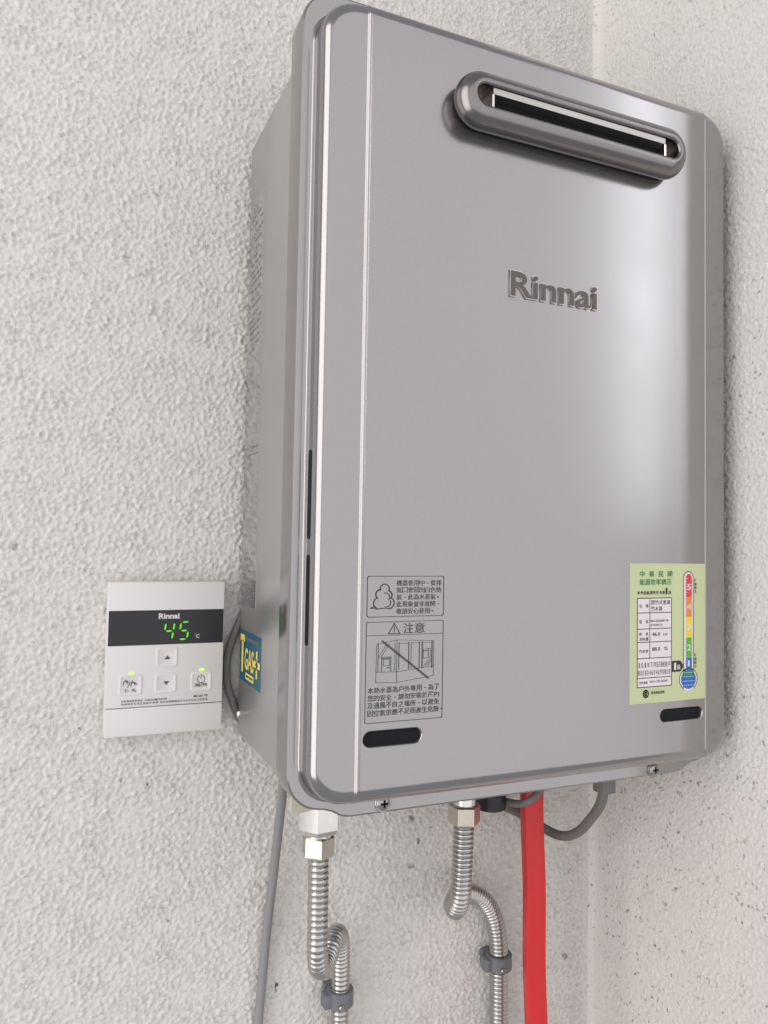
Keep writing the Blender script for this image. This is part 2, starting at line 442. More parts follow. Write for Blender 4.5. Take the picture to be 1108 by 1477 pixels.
# main face with two real slots and the exhaust opening cut out
a, b, c, d = main_pair
SLOTS = [(-0.1157, -0.2075, 0.0190, 0.0043), (0.1146, -0.2104, 0.0197, 0.0041)]
VZ = 0.1950; VX = 0.0112
loops = []
def add_loop(pts, yy):
    vs = [bm.verts.new((px, yy, pz)) for px, pz in pts]
    es = [bm.edges.new((vs[i], vs[(i + 1) % len(vs)])) for i in range(len(vs))]
    return vs, es
edges = []
for p, q in ((a, b), (b, c), (c, d), (d, a)):
    e = bm.edges.get((p, q)) or bm.edges.new((p, q)); edges.append(e)
slot_rings = []
for sx, sz, hw, hh in SLOTS:
    vs, es = add_loop(rrect(hw + 0.0012, hh + 0.0012, hh + 0.0012, 8, sx, sz), YM); edges += es; slot_rings.append((vs, sx, sz, hw, hh))
vs, es = add_loop(rrect(0.084, 0.010, 0.010, 8, VX, VZ), YM); edges += es
r = bmesh.ops.triangle_fill(bm, use_beauty=True, use_dissolve=False, edges=edges)
for vs, sx, sz, hw, hh in slot_rings:
    prev = vs
    for gi, yy in ((0.0007, 0.0002), (0.0002, 0.0008), (0.0, 0.0018), (0.0, 0.004)):
        cur = [bm.verts.new((px, YM + yy, pz)) for px, pz in rrect(hw + gi, hh + gi, hh + gi, 8, sx, sz)]
        for i in range(len(cur)):
            j = (i + 1) % len(cur); bm.faces.new((prev[i], prev[j], cur[j], cur[i]))
        prev = cur
bm.normal_update()
for f in bm.faces: f.smooth = not all(abs(v.co.y - YM) < 1e-6 for v in f.verts)
me = bpy.data.meshes.new('raised_front')
bmesh.ops.recalc_face_normals(bm, faces=bm.faces)
bm.to_mesh(me); bm.free(); me.materials.append(M['silver']); me.set_sharp_from_angle(angle=math.radians(50))
face = link(bpy.data.objects.new('raised_front', me), cover)
wn = face.modifiers.new('normals', 'WEIGHTED_NORMAL'); wn.keep_sharp = True; wn.weight = 100
# black plates put in for the shade inside the slots
for sx, sz, hw, hh in SLOTS:
    bm = bmesh.new(); plate(bm, rrect(hw + 0.003, hh + 0.003, hh + 0.003, 6, sx, sz), YM + 0.008, YM + 0.0026)
    bm_obj('slot_shade_plate', bm, 'black', face)
# side air slots in the step, uncut: black plates stand for their shade
def yz_rr(hw, hh, n=6): return rrect(hw, hh, min(hw, hh), n)
for sx in (-1, 1):
    for zc, hh in ((-0.061, 0.0272), (-0.125, 0.0275)):
        bm = bmesh.new()
        def ring(dx, g): return [(sx * (0.16645 + dx) - sx * (-yy) * 0.14 * 0, -0.1622 + yy + 0.0, zc + zz) for yy, zz in yz_rr(0.0027 + g, hh + g)]
        loft(bm, [ring(-0.003, 0.0), ring(0.00045, 0.0)], True, True)
        bm_obj('air_slot_shade', bm, 'black', cover)
# cover screws on the bottom tab
for sx, sz in ((-0.1110, -0.2546), (0.1105, -0.2562)):
    bm = bmesh.new()
    lathe(bm, [(0.0058, 0.001), (0.0058, -0.0006), (0.0054, -0.001)], sx, YF, sz, 'y', 24)
    w = bm_obj('screw_washer', bm, 'silver', cover, True)
    bm = bmesh.new(); lathe(bm, [(0.0046, 0.0), (0.0046, -0.0014), (0.0036, -0.0024), (0.0014, -0.0028)], sx, YF, sz, 'y', 24)
    s = bm_obj('cover_screw', bm, 'screw', cover, True)
    pr = Print(lambda u, v, sx=sx, sz=sz: (sx + u, YF - 0.0030, sz + v))
    pr.rect(-0.0026, 0.0026, -0.0007, 0.0007); pr.rect(-0.0007, 0.0007, -0.0026, 0.0026)
    pr.build('cross_recess_shade', 'black', s)  # shade of the recess laid on the screw head as a black cross

# exhaust vent
vent = bpy.data.objects.new('exhaust_vent', None); link(vent, heater)
OW, OH = 0.0945, 0.0182
bm = bmesh.new(); rings = []
vprof = [(-0.0050, YM + 0.001), (-0.0050, YM - 0.0012), (-0.0030, YM - 0.0023), (-0.0012, YM - 0.0042), (-0.0003, YM - 0.0065), (0.0, YM - 0.0089), (-0.0004, YM - 0.0112), (-0.0014, YM - 0.0135), (-0.0030, YM - 0.0157), (-0.0052, YM - 0.0176), (-0.0076, YM - 0.0186), (-0.0096, YM - 0.0188), (-0.0109, YM - 0.0182), (-0.0115, YM - 0.0169), (-0.0117, YM - 0.0139), (-0.0117, YM - 0.0031)]
for o, yy in vprof:
    rings.append([(px, yy, pz) for px, pz in rrect(OW + o, OH + o, OH + o, 14, VX, VZ)])
loft(bm, rings)
bm_obj('vent_bezel', bm, 'bezel', vent, True, 60)
bm = bmesh.new(); plate(bm, rrect(OW - 0.003, OH - 0.003, OH - 0.003, 10, VX, VZ), YM + 0.003, YM - 0.0014)
bm_obj('vent_gasket', bm, 'black', vent)
bm = bmesh.new(); plate(bm, rrect(0.084, 0.0100, 0.0100, 8, VX, VZ), YM - 0.002, YM - 0.0060)
bm_obj('vent_floor', bm, 'nickel', vent)
bm = bmesh.new()
IX, IZ = 0.0712, 0.0058
box(bm, VX - IX, VX + IX, YM - 0.0165, YM - 0.005, VZ + IZ - 0.0036, VZ + IZ + 0.0004)
bm_obj('outlet_plate', bm, 'outlet', vent)
for sx in (-1, 1):
    bm = bmesh.new(); box(bm, VX + sx * IX - 0.0008, VX + sx * IX + 0.0008, YM - 0.0163, YM - 0.005, VZ - IZ - 0.0004, VZ + IZ - 0.0037)
    bm_obj('outlet_cheek', bm, 'chrome', vent)
bm = bmesh.new(); box(bm, VX - IX + 0.001, VX + IX - 0.001, YM - 0.0090, YM - 0.0055, VZ - IZ - 0.002, VZ + IZ - 0.0037)
bm_obj('outlet_shade_block', bm, 'black', vent)  # black block stands in for the shade deep in the outlet

# raised brand lettering
def letters(name, s, x0, x1, z0, z1, yb, yt, m, parent, off):
    me = text_mesh(s, off, 0.5, 6)
    xs = [v.co.x for v in me.vertices]; ys = [v.co.y for v in me.vertices]
    a, b, c, d = min(xs), max(xs), min(ys), max(ys)
    for v in me.vertices:
        X, Y, Z = v.co
        v.co = (x0 + (X - a) / (b - a) * (x1 - x0), yb + (Z + 0.5) * (yt - yb), z0 + (Y - c) / (d - c) * (z1 - z0))
    me.flip_normals() if False else None
    me.materials.clear(); me.materials.append(M[m]); me.name = name
    return link(bpy.data.objects.new(name, me), parent)
lg = letters('logo_outline', 'Rinnai', -0.0365, 0.0356, 0.0746, 0.0928, YM + 0.0004, YM - 0.0012, 'outlet', heater, 0.020)
letters('logo_lettering', 'Rinnai', -0.0358, 0.0349, 0.0753, 0.0921, YM - 0.0010, YM - 0.0016, 'logo_face', lg, 0.010)

# printed notices on the front
F = lambda u, v: (u, YM - 0.00025, v)
n1 = bpy.data.objects.new('steam_notice', None); link(n1, heater)
pr = Print(F)
pr.frame_rect(-0.1342, -0.0824, -0.1345, -0.1100, 0.00042)
lines = ['機器使用中，從排', '氣口會冒出白色熱', '氣，此為水蒸氣。', '此現象並非故障，', '敬請安心使用。']
def cjk_line(pr, s, u0, adv, v0, hgt, off=0.004):
    for i, ch in enumerate(s):
        if ch in '，。、':
            if ch == '，': pr.poly([(u0 + adv * (i + .42), v0 + hgt * .36), (u0 + adv * (i + .58), v0 + hgt * .36), (u0 + adv * (i + .58), v0 + hgt * .56), (u0 + adv * (i + .42), v0 + hgt * .56)])
            else: pr.arc((u0 + adv * (i + .4), v0 + hgt * .45), hgt * .12, 0, 360, hgt * .07, 8)
            continue
        if ch == ' ': continue
        if ch in '01234567890/.()-': pr.text(ch, u0 + adv * (i + .25), u0 + adv * (i + .72), v0, v0 + hgt, off); continue
        pr.text(ch, u0 + adv * (i + .04), u0 + adv * (i + .96), v0, v0 + hgt, off)
for i, s in enumerate(lines):
    cjk_line(pr, s, -0.1150, 0.00388, -0.1158 - i * 0.00432, 0.0035)
# steam cloud
def scallop(pr, pts, w):
    pr.path(pts, w)
cl = []
for (cx, cz, r, a0, a1) in ((-0.1268, -0.1262, 0.0032, 245, 100), (-0.1256, -0.1210, 0.0030, 205, 90), (-0.1228, -0.1178, 0.0031, 190, -15), (-0.1207, -0.1215, 0.0028, 80, -40), (-0.1198, -0.1262, 0.0034, 60, -100)):
    for i in range(9): 
        a = math.radians(a0 + (a1 - a0) * i / 8); cl.append((cx + r * math.cos(a), cz + r * math.sin(a)))
cl += [(-0.1240, -0.1293), (-0.1275, -0.1297), (-0.1318, -0.1291), (-0.1292, -0.1283), (-0.1281, -0.1291)]
pr.path(cl, 0.00062)
pr.arc((-0.1222, -0.1226), 0.0026, 110, -40, 0.00045); pr.arc((-0.1216, -0.1256), 0.0030, 20, -110, 0.00045)
pr.build('notice_print', 'print', n1)

n2 = bpy.data.objects.new('warning_notice', None); link(n2, heater)
pr = Print(F)
pr.frame_rect(-0.1344, -0.0824, -0.1978, -0.1376, 0.00036)
pr.line((-0.1344, -0.1456), (-0.0824, -0.1456), 0.0003)
tri = [(-0.1198, -0.1448), (-0.1122, -0.1448), (-0.1160, -0.1386)]
pr.path(tri, 0.0005, True); pr.line((-0.1160, -0.1406), (-0.1160, -0.1428), 0.0006); pr.disc((-0.1160, -0.1438), 0.0004, 8)
for i, ch in enumerate('注意'): pr.text(ch, -0.1100 + i * 0.0078, -0.1030 + i * 0.0078, -0.1449, -0.1386, 0.006)
# pictogram of a glazed room, struck through
Lw = 0.00022
x0, x1, xm = -0.1278, -0.0888, -0.1140
zt, zb = -0.1496, -0.1745
pr.path([(x0 + 0.0004, -0.1510), (xm, -0.1487), (x1, -0.1499), (x1, -0.1715), (xm, -0.1745), (x0, -0.1738)], Lw, True)
pr.line((xm, -0.1487), (xm, -0.1745), Lw * 1.2)
pr.path([(x0, -0.1676), (xm, -0.1680), (x1, -0.1656)], Lw)
for a, t in ((x0 + 0.0014, 1.6), (xm - 0.0013, 1.0), (xm + 0.0014, 1.8), (-0.1060, 2.2), (-0.1044, 1.0), (-0.0988, 2.2), (-0.0968, 3.0), (-0.0900, 3.2)):
    pr.line((a, -0.1504), (a, -0.1674 if a < xm else -0.1664), Lw * t)
for a, b in ((xm + 0.0014, -0.1060), (-0.1044, -0.0988), (-0.0968, -0.0900)): pr.line((a, -0.1508), (b, -0.1510), Lw)
pr.path([(-0.1240, -0.1676), (-0.1240, -0.1590), (-0.1180, -0.1588), (-0.1180, -0.1678)], Lw * 1.5)
pr.line((-0.1240, -0.1597), (-0.1180, -0.1595), Lw * 2)
pr.path([(-0.1230, -0.1640), (-0.1230, -0.1602), (-0.1188, -0.1601), (-0.1188, -0.1640)], Lw, True)
pr.rect(-0.1204, -0.1188, -0.1656, -0.1650)
for a in (0, 0.0016): pr.line((-0.1262 + a, -0.1590), (-0.1210 + a, -0.1512), Lw * 0.9)
pr.path([(-0.0960, -0.1606), (-0.0960, -0.1550), (-0.0912, -0.1548), (-0.0912, -0.1604)], Lw, True); pr.line((-0.0960, -0.1560), (-0.0930, -0.1560), Lw * 2)
pr.line((-0.0926, -0.1548), (-0.0926, -0.1604), Lw * 1.5)
for a in (0, 0.0014, 0.0026): pr.line((-0.0958 + a, -0.1655), (-0.0922 + a, -0.1612), Lw * 0.9)
pr.line((-0.1234, -0.1494), (-0.0928, -0.1726), 0.0013)
for i, s in enumerate(['本熱水器為戶外專用，為了', '您的安全，請勿安裝於屋內', '及通風不良之場所，以避免', '因空氣供應不足而產生危險。']):
    cjk_line(pr, s, -0.1330, 0.00405, -0.1803 - i * 0.00452, 0.0036)
pr.build('notice_print', 'print', n2)

# energy label
GX0, GX1, GZ0, GZ1 = 0.0660, 0.1368, -0.2002, -0.1012
lab = bpy.data.objects.new('energy_label', None); link(lab, heater)
bm = bmesh.new(); plate(bm, rrect((GX1 - GX0) / 2, (GZ1 - GZ0) / 2, 0.0005, 2, (GX0 + GX1) / 2, (GZ0 + GZ1) / 2), YM - 0.00002, YM - 0.00022)
bm_obj('backing', bm, 'green_paper', lab)
GW, GH = GX1 - GX0, GZ1 - GZ0
def G(d): return lambda u, v: (GX0 + u * GW, YM - 0.00022 - d, GZ1 - v * GH)
def gtext(pr, s, u0, u1, v0, v1, off=0.0): pr.text(s, u0, u1, v1, v0, off)
pr = Print(G(0.00010)); pr.rect(0.095, 0.54, 0.885, 0.25)
pr.build('table_field', 'white_paper', lab)
pr = Print(G(0.00020))
W1 = 0.0075
def hl(v, u0=0.095, u1=0.54): pr.rect(u0, u1, v + W1 * 0.36, v - W1 * 0.36)
def vl(u, v0, v1): pr.rect(u - W1 / 2, u + W1 / 2, v1, v0)
for v in (0.25, 0.355, 0.47, 0.565, 0.68, 0.82, 0.885): hl(v)
vl(0.095, 0.25, 0.885); vl(0.54, 0.25, 0.885); vl(0.255, 0.25, 0.68)
def grow(s, u0, u1, v0, v1, off=0.008, gap=0.06):
    n = len(s); a = (u1 - u0) / n
    for i, ch in enumerate(s):
        if ch == ' ': continue
        narrow = ch == '1'
        gtext(pr, ch, u0 + a * (i + (0.36 if narrow else gap + (0.14 if ch.isdigit() else 0))), u0 + a * (i + (0.66 if narrow else 1 - gap - (0.14 if ch.isdigit() else 0))), v0, v1, off)
grow('本產品能源效率為第', 0.09, 0.455, 0.198, 0.224, 0.014); gtext(pr, '1', 0.462, 0.486, 0.178, 0.224, 0.012); grow('級', 0.497, 0.54, 0.198, 0.224, 0.014)
grow('名', 0.115, 0.155, 0.293, 0.318); grow('稱', 0.20, 0.24, 0.293, 0.318)
grow('即熱式燃氣', 0.27, 0.53, 0.265, 0.298); grow('熱水器', 0.27, 0.42, 0.31, 0.343)
grow('型', 0.115, 0.155, 0.405, 0.43); grow('號', 0.20, 0.24, 0.405, 0.43)
gtext(pr, 'REU-E2426W-TR', 0.265, 0.50, 0.405, 0.423, 0.012); gtext(pr, '(LPG/RF-2)', 0.265, 0.42, 0.436, 0.456, 0.012)
grow('燃', 0.115, 0.155, 0.495, 0.518); grow('氣', 0.20, 0.24, 0.495, 0.518); grow('消耗量', 0.115, 0.24, 0.53, 0.555)
gtext(pr, '46.0', 0.285, 0.39, 0.497, 0.523, 0.018); gtext(pr, 'kW', 0.43, 0.49, 0.505, 0.523, 0.0)
grow('熱效率', 0.115, 0.24, 0.617, 0.643)
gtext(pr, '88.0', 0.285, 0.39, 0.603, 0.630, 0.018); gtext(pr, '%', 0.44, 0.49, 0.603, 0.630, 0.004)
grow('101年7月5日經能字', 0.10, 0.53, 0.71, 0.747, 0.0, 0.04)
grow('第10104604690號公告', 0.10, 0.53, 0.765, 0.802, 0.0, 0.04)
grow('登錄編號', 0.115, 0.23, 0.845, 0.862, 0.014); gtext(pr, 'WH-109-0098', 0.25, 0.485, 0.840, 0.858, 0.004)
grow('經濟部能源局', 0.27, 0.45, 0.918, 0.940, 0.012)
for j, s in enumerate(('耗能較多', '耗能較少')):
    for i, ch in enumerate(s):
        v = (0.112 if j == 0 else 0.665) + i * 0.028
        gtext(pr, ch, 0.85, 0.882, v, v + 0.023, 0.012)
pr.poly([(0.548, 0.79), (0.66, 0.79), (0.705, 0.75), (0.66, 0.71), (0.548, 0.71)])
# thermometer outline
tu, tw = 0.77, 0.055
asp = GW / GH
k_in = [(tu + 0.066 * math.cos(math.radians(a)), 0.105 - 0.062 * asp * 1.05 * math.sin(math.radians(a))) for a in range(0, 181, 12)]
bulb = [(tu + 0.122 * math.cos(math.radians(a)), 0.850 + 0.112 * asp * 1.0 * math.sin(math.radians(a))) for a in range(-236, 57, 10)]
outline = k_in + bulb
pr.path(outline, 0.006, True)
pr.build('label_print', 'ink', lab)
pr = Print(G(0.00012))
pr.poly([(tu + 0.062 * math.cos(math.radians(a)), 0.105 - 0.062 * asp * math.sin(math.radians(a))) for a in range(0, 181, 12)] + [(tu - 0.062, 0.79), (tu + 0.062, 0.79)])
pr.poly([(tu + 0.117 * math.cos(math.radians(a)), 0.850 + 0.117 * asp * math.sin(math.radians(a))) for a in range(0, 360, 12)])
pr.build('thermometer_field', 'white_paper', lab)
zones = [('red', 0.105, 0.245), ('orange', 0.245, 0.392), ('yel', 0.392, 0.545), ('grn', 0.545, 0.695), ('blue', 0.695, 0.79)]
for k, (cn, v0, v1) in enumerate(zones):
    pr = Print(G(0.00017)); pr.rect(tu - 0.036, tu + 0.046, v1, v0)
    if k == 0: pr.poly([(tu + 0.005 + 0.041 * math.cos(math.radians(a)), 0.105 - 0.041 * asp * math.sin(math.radians(a))) for a in range(0, 181, 15)])
    pr.build('scale_band', 't_' + cn, lab)
def bulb_part(v0, v1, m):
    p2 = Print(G(0.00019)); n = 14; L = []; R_ = []
    for i in range(n + 1):
        v = v0 + (v1 - v0) * i / n; hh = (v - 0.850) / (0.100 * asp); w = 0.100 * math.sqrt(max(0, 1 - hh * hh)); L.append((tu - w, v)); R_.append((tu + w, v))
    p2.poly(L + R_[::-1]); p2.build('bulb_fill', m, lab)
bulb_part(0.850 - 0.0995 * asp, 0.825, 't_bulbg'); bulb_part(0.825, 0.850 + 0.0995 * asp, 't_blue')
pr = Print(G(0.00024))
for s, v in (('5', 0.172), ('4', 0.318), ('3', 0.468), ('2', 0.618), ('1', 0.735)):
    gtext(pr, s, tu - (0.010 if s == '1' else 0.02), tu + (0.014 if s == '1' else 0.034), v - 0.022, v + 0.022, 0.0 if s == '1' else 0.012)
gtext(pr, '1', 0.574, 0.602, 0.724, 0.776, 0.0); gtext(pr, '級', 0.615, 0.66, 0.738, 0.776, 0.01)
for k in (-0.05, -0.02, 0.012, 0.042): pr.rect(tu - 0.085 * math.sqrt(1 - (k / 0.07) ** 2), tu + 0.085 * math.sqrt(1 - (k / 0.07) ** 2), 0.850 + k + 0.0022, 0.850 + k)
for i in range(34): pr.rect(tu - 0.036, tu - (0.012 if i % 5 == 0 else 0.022), 0.11 + i * 0.0198 + 0.0032, 0.11 + i * 0.0198)
pr.build('scale_numbers', 'white_paper', lab)
pr = Print(G(0.00021))
for i, ch in enumerate('中華民國'): gtext(pr, ch, 0.125 + i * 0.121, 0.190 + i * 0.121, 0.055, 0.099, 0.012)
for i, ch in enumerate('能源效率標示'): gtext(pr, ch, 0.122 + i * 0.0705, 0.189 + i * 0.0705, 0.112, 0.156, 0.010)
pr.build('title_print', 'green_ink', lab)
pr = Print(G(0.00021))
pr.arc((0.205, 0.933), 0.034, 0, 360, 0.010, 22, 0.034 * asp); pr.arc((0.205, 0.933), 0.014, 40, 330, 0.012, 12, 0.014 * asp)
pr.build('footer_emblem', 'green_ink', lab)

# labels on the left side of the casing
S = lambda d: (lambda u, v: (-0.17205 - d, -u, v))
def side_plate(name, u0, u1, z0, z1, d0, d1, m, parent):
    bm = bmesh.new(); box(bm, -0.172 - d1, -0.172 - d0, -u1, -u0, z0, z1); return bm_obj(name, bm, m, parent)
rat = side_plate('rating_label', 0.0125, 0.0580, -0.139, 0.172, -0.0002, 0.0003, 'foil', heater)
random.seed(3)
for z_hi, z_lo, dz in ((0.160, 0.052, 0.0052), (-0.020, -0.026, 0.0052), (-0.100, -0.134, 0.0046)):
    pr = Print(S(0.0004)); v = z_hi
    while v > z_lo:
        u = 0.017 + random.random() * 0.012
        while u < 0.050:
            w = 0.002 + random.random() * 0.007
            if random.random() < 0.75: pr.rect(u, min(0.054, u + w), v, v + 0.0010 + 0.0008 * random.random())
            u += w + 0.0012 + random.random() * 0.003
        v -= dz * (0.8 + 0.5 * random.random())
    pr.build('rating_print', 'foil_print', rat)
gas = side_plate('gas_sticker', 0.0145, 0.0770, -0.1960, -0.1580, -0.0002, 0.0003, 'teal', heater)
pr = Print(S(0.0005))
pr.rect(0.0165, 0.0300, -0.1662, -0.1612); pr.rect(0.0205, 0.0262, -0.1895, -0.1655)
pr.text('GAS', 0.0310, 0.0585, -0.1862, -0.1700, 0.02)
pr.line((0.0600, -0.1782), (0.0745, -0.1782), 0.0045); pr.line((0.0672, -0.1862), (0.0672, -0.1706), 0.0040)
pr.rect(0.0345, 0.0590, -0.1930, -0.1882)
pr.build('sticker_print', 'yellow', gas)
pr = Print(S(0.0007)); pr.rect(0.0368, 0.0455, -0.1914, -0.1898); pr.rect(0.0470, 0.0565, -0.1914, -0.1898)
pr.line((0.0645, -0.1782), (0.0700, -0.1782), 0.0014); pr.line((0.0672, -0.1815), (0.0672, -0.1750), 0.0014)
pr.build('sticker_fine_print', 'teal', gas)
pr = Print(S(0.0006))
for i in range(9): pr.rect(0.034 + i * 0.0043, 0.0368 + i * 0.0043, -0.1642, -0.1616)
pr.build('sticker_small_print', 'foil_print', gas)

# connections under the casing
def under(name, m, fn, smooth=False):
    bm = bmesh.new(); fn(bm); return bm_obj(name, bm, m, heater, smooth)
LX, LY = -0.1330, -0.095
RX, RY = -0.0052, -0.073
under('water_inlet', 'chrome', lambda bm: hexnut(bm, LX, LY, -0.2898, -0.2380, 0.0152, rot=math.radians(8), ch=0.0034))
under('inlet_collar', 'chrome', lambda bm: lathe(bm, [(0.0098, -0.001), (0.0098, 0.004)], LX, LY, -0.2930, 'z'), True)
under('water_outlet', 'chrome', lambda bm: lathe(bm, [(0.0095, 0), (0.0095, 0.055)], RX, RY, -0.2940, 'z'), True)
under('drain_plug', 'plug', lambda bm: lathe(bm, [(0.0105, 0), (0.0128, 0.001), (0.0128, 0.013), (0.0105, 0.014), (0.0105, 0.068)], 0.0290, -0.0565, -0.3065, 'z', 18), True)
under('cable_gland', 'cable_dark', lambda bm: (box(bm, 0.0868, 0.0994, -0.1265, -0.1135, -0.2815, -0.2392, 0.0012)), True)
# pale plastic packing peeping out behind the flange
bm = bmesh.new()
loft(bm, [[(px, yy, pz) for px, pz in ((-0.1608, -0.2400), (-0.1605, -0.2660), (-0.1590, -0.2676), (-0.1440, -0.2655), (-0.1440, -0.2400))] for yy in (-0.1160, -0.1200)], True, True)
bm_obj('corner_packing', bm, 'beige', heater)

# ------------------------------------------------------------------ flexible hoses
def hose(label, pts, r, pitch, nut):
    t = thing('flexible_hose', label, 'hose', 'flexible steel hoses under the heater')
    bm = bmesh.new()
    sweep(bm, pts, pitch / 9, lambda s: r * (0.855 + 0.145 * abs(math.sin(PI * s / pitch)) ** 0.75), 28)
    bm_obj('corrugated_tube', bm, 'stainless', t, True, 80)
    cx, cy, z0, z1, ra, rot = nut
    bm = bmesh.new(); hexnut(bm, cx, cy, z0, z1, ra, rot, 0.0014); bm_obj('hex_nut', bm, 'nickel', t)
    return t
hose('corrugated steel hose below the hexagonal fitting beside the grey cable',
     [(LX, LY, -0.300), (LX + .0004, -0.095, -0.325), (LX + .0006, -0.095, -0.350), (LX + .0010, -0.0945, -0.372), (-0.1272, -0.0855, -0.3885), (-0.1170, -0.0710, -0.3935), (-0.1070, -0.0560, -0.3900), (-0.0985, -0.0420, -0.3905), (-0.0905, -0.0290, -0.4020), (-0.0862, -0.0200, -0.4220), (-0.0845, -0.0160, -0.4460), (-0.0845, -0.0155, -0.480), (-0.0845, -0.0155, -0.640), (-0.0845, -0.0155, -0.945)],
     0.0073, 0.0041, (LX, LY, -0.3062, -0.2915, 0.0117, math.radians(22)))
hose('corrugated steel hose curling sideways below the nut beside the red pipe',
     [(RX, RY, -0.300), (RX - .0006, -0.073, -0.325), (RX - .0010, -0.0725, -0.348), (RX - .0010, -0.0700, -0.366), (-0.0040, -0.0600, -0.3800), (0.0015, -0.0460, -0.3840), (0.0140, -0.0320, -0.3840), (0.0310, -0.0230, -0.3900), (0.0470, -0.0185, -0.4005), (0.0583, -0.0165, -0.4175), (0.0636, -0.0160, -0.4400), (0.0648, -0.0155, -0.4680), (0.0652, -0.0155, -0.520), (0.0655, -0.0155, -0.680), (0.0655, -0.0155, -0.945)],
     0.0082, 0.0036, (RX, RY, -0.3085, -0.2930, 0.0126, math.radians(38)))

def clamp(label, cx, cz, rin):
    t = thing('pipe_clamp', label, 'pipe clamp', 'grey clamps holding the hoses')
    t.location = (cx, 0, cz)
    cy = -0.0155; ro = rin + 0.0036; hh = 0.0062
    bm = bmesh.new(); seg = 40; rings = []
    for r, zz in ((rin, -hh), (ro - 0.0006, -hh), (ro, -hh + 0.0006), (ro, hh - 0.0006), (ro - 0.0006, hh), (rin, hh), (rin, -hh)):
        rings.append([(r * math.cos(2 * PI * k / seg), cy + r * math.sin(2 * PI * k / seg), zz) for k in range(seg)])
    loft(bm, rings); bm_obj('ring', bm, 'clamp', t, True, 40)
    bm = bmesh.new(); box(bm, -ro * 0.9, ro * 0.7, -0.0052, 0.0025, -hh + 0.0004, hh - 0.0004, 0.001)
    bm_obj('foot', bm, 'clamp', t, True)
    bm = bmesh.new(); box(bm, -ro - 0.0042, -ro + 0.0026, cy - 0.0055, cy + 0.0055, -hh + 0.0003, hh - 0.0012, 0.0014, 3)
    bm_obj('lug', bm, 'clamp', t, True)
    a = math.radians(-104); ux, uy = math.cos(a), math.sin(a)
    bm = bmesh.new(); lathe(bm, [(0.0024, 0.002), (0.0024, -0.0012), (0.0017, -0.0019)], ux * ro, cy + uy * ro, -0.0030, 'y', 18)
    bm_obj('clamp_screw', bm, 'screw', t, True)
clamp('grey plastic clamp around the hose nearer the grey cable', -0.0845, -0.4545, 0.0072)
clamp('grey plastic clamp around the hose beside the red pipe', 0.0646, -0.4560, 0.0081)

# ------------------------------------------------------------------ red pipe
bm = bmesh.new()
def red_ring(cx, cy, zz, rot=0.0):
    out = []
    for px, pz in rrect(0.0084, 0.0058, 0.0014, 3):
        c, s = math.cos(rot), math.sin(rot); out.append((cx + px * c - pz * s, cy + px * s + pz * c, zz))
    return out
N = 26; zs = [-0.2385 - i * (0.42) / N for i in range(N + 1)] + [-0.80, -0.945]
loft(bm, [red_ring(0.0655 + 0.0079 * min(1, (i / N) / 0.62) + 0.0004 * math.sin(i * 0.9), -0.060 + 0.0004 * math.sin(i * 0.6), zz, math.radians(-11 + 2.5 * math.sin(i * 0.35))) for i, zz in enumerate(zs)], True, True)
tag(bm_obj('red_pipe', bm, 'red', None, True, 50), 'straight bright red plastic-covered pipe hanging below the heater', 'pipe')

# ------------------------------------------------------------------ cables
def cable(name, pts, r, m, label, flat=1.0):
    bm = bmesh.new(); sweep(bm, pts, 0.004, r, 14, flat)
    return tag(bm_obj(name, bm, m, None, True, 60), label, 'cable')
cable('power_cable', [(-0.1475, -0.060, -0.2380), (-0.1455, -0.050, -0.2560), (-0.1430, -0.038, -0.2810), (-0.1408, -0.022, -0.3150), (-0.1412, -0.0125, -0.3514), (-0.1443, -0.0070, -0.3995), (-0.1487, -0.0055, -0.467), (-0.152, -0.0055, -0.52), (-0.156, -0.0055, -0.66), (-0.160, -0.0055, -0.80), (-0.163, -0.0055, -0.945)], 0.0036, 'cable', 'long grey cable running straight down the stucco wall from the heater')
cable('short_cable', [(0.0400, -0.0600, -0.3010), (0.0440, -0.0760, -0.2985), (0.0480, -0.0850, -0.2930), (0.0545, -0.0850, -0.2895), (0.0600, -0.0850, -0.2830), (0.0620, -0.0840, -0.2700), (0.0620, -0.0820, -0.2390)], 0.0030, 'cable_dark', 'short grey cable passing in front of the top of the red pipe')
cable('sensor_cable', [(0.0380, -0.0500, -0.3030), (0.0545, -0.0360, -0.3135), (0.0737, -0.0350, -0.3235), (0.0910, -0.0400, -0.3350), (0.1010, -0.0550, -0.3390), (0.1035, -0.0750, -0.3290), (0.0992, -0.1020, -0.3040), (0.0945, -0.1160, -0.2880), (0.0930, -0.1195, -0.2780)], 0.0040, 'cable_dark', 'grey cable looping behind the red pipe up to its gland under the heater')
cable('remote_cable', [(-0.1640, -0.0050, -0.1330), (-0.1690, -0.0055, -0.1480), (-0.1745, -0.0065, -0.1605), (-0.1790, -0.0075, -0.1730), (-0.1812, -0.0080, -0.1870), (-0.1800, -0.0075, -0.2020), (-0.1757, -0.0065, -0.2150), (-0.1708, -0.0055, -0.2260), (-0.1620, -0.0050, -0.2420)], 0.0031, 'cable_dark', 'dark grey cable bowing out between the remote control and the heater')

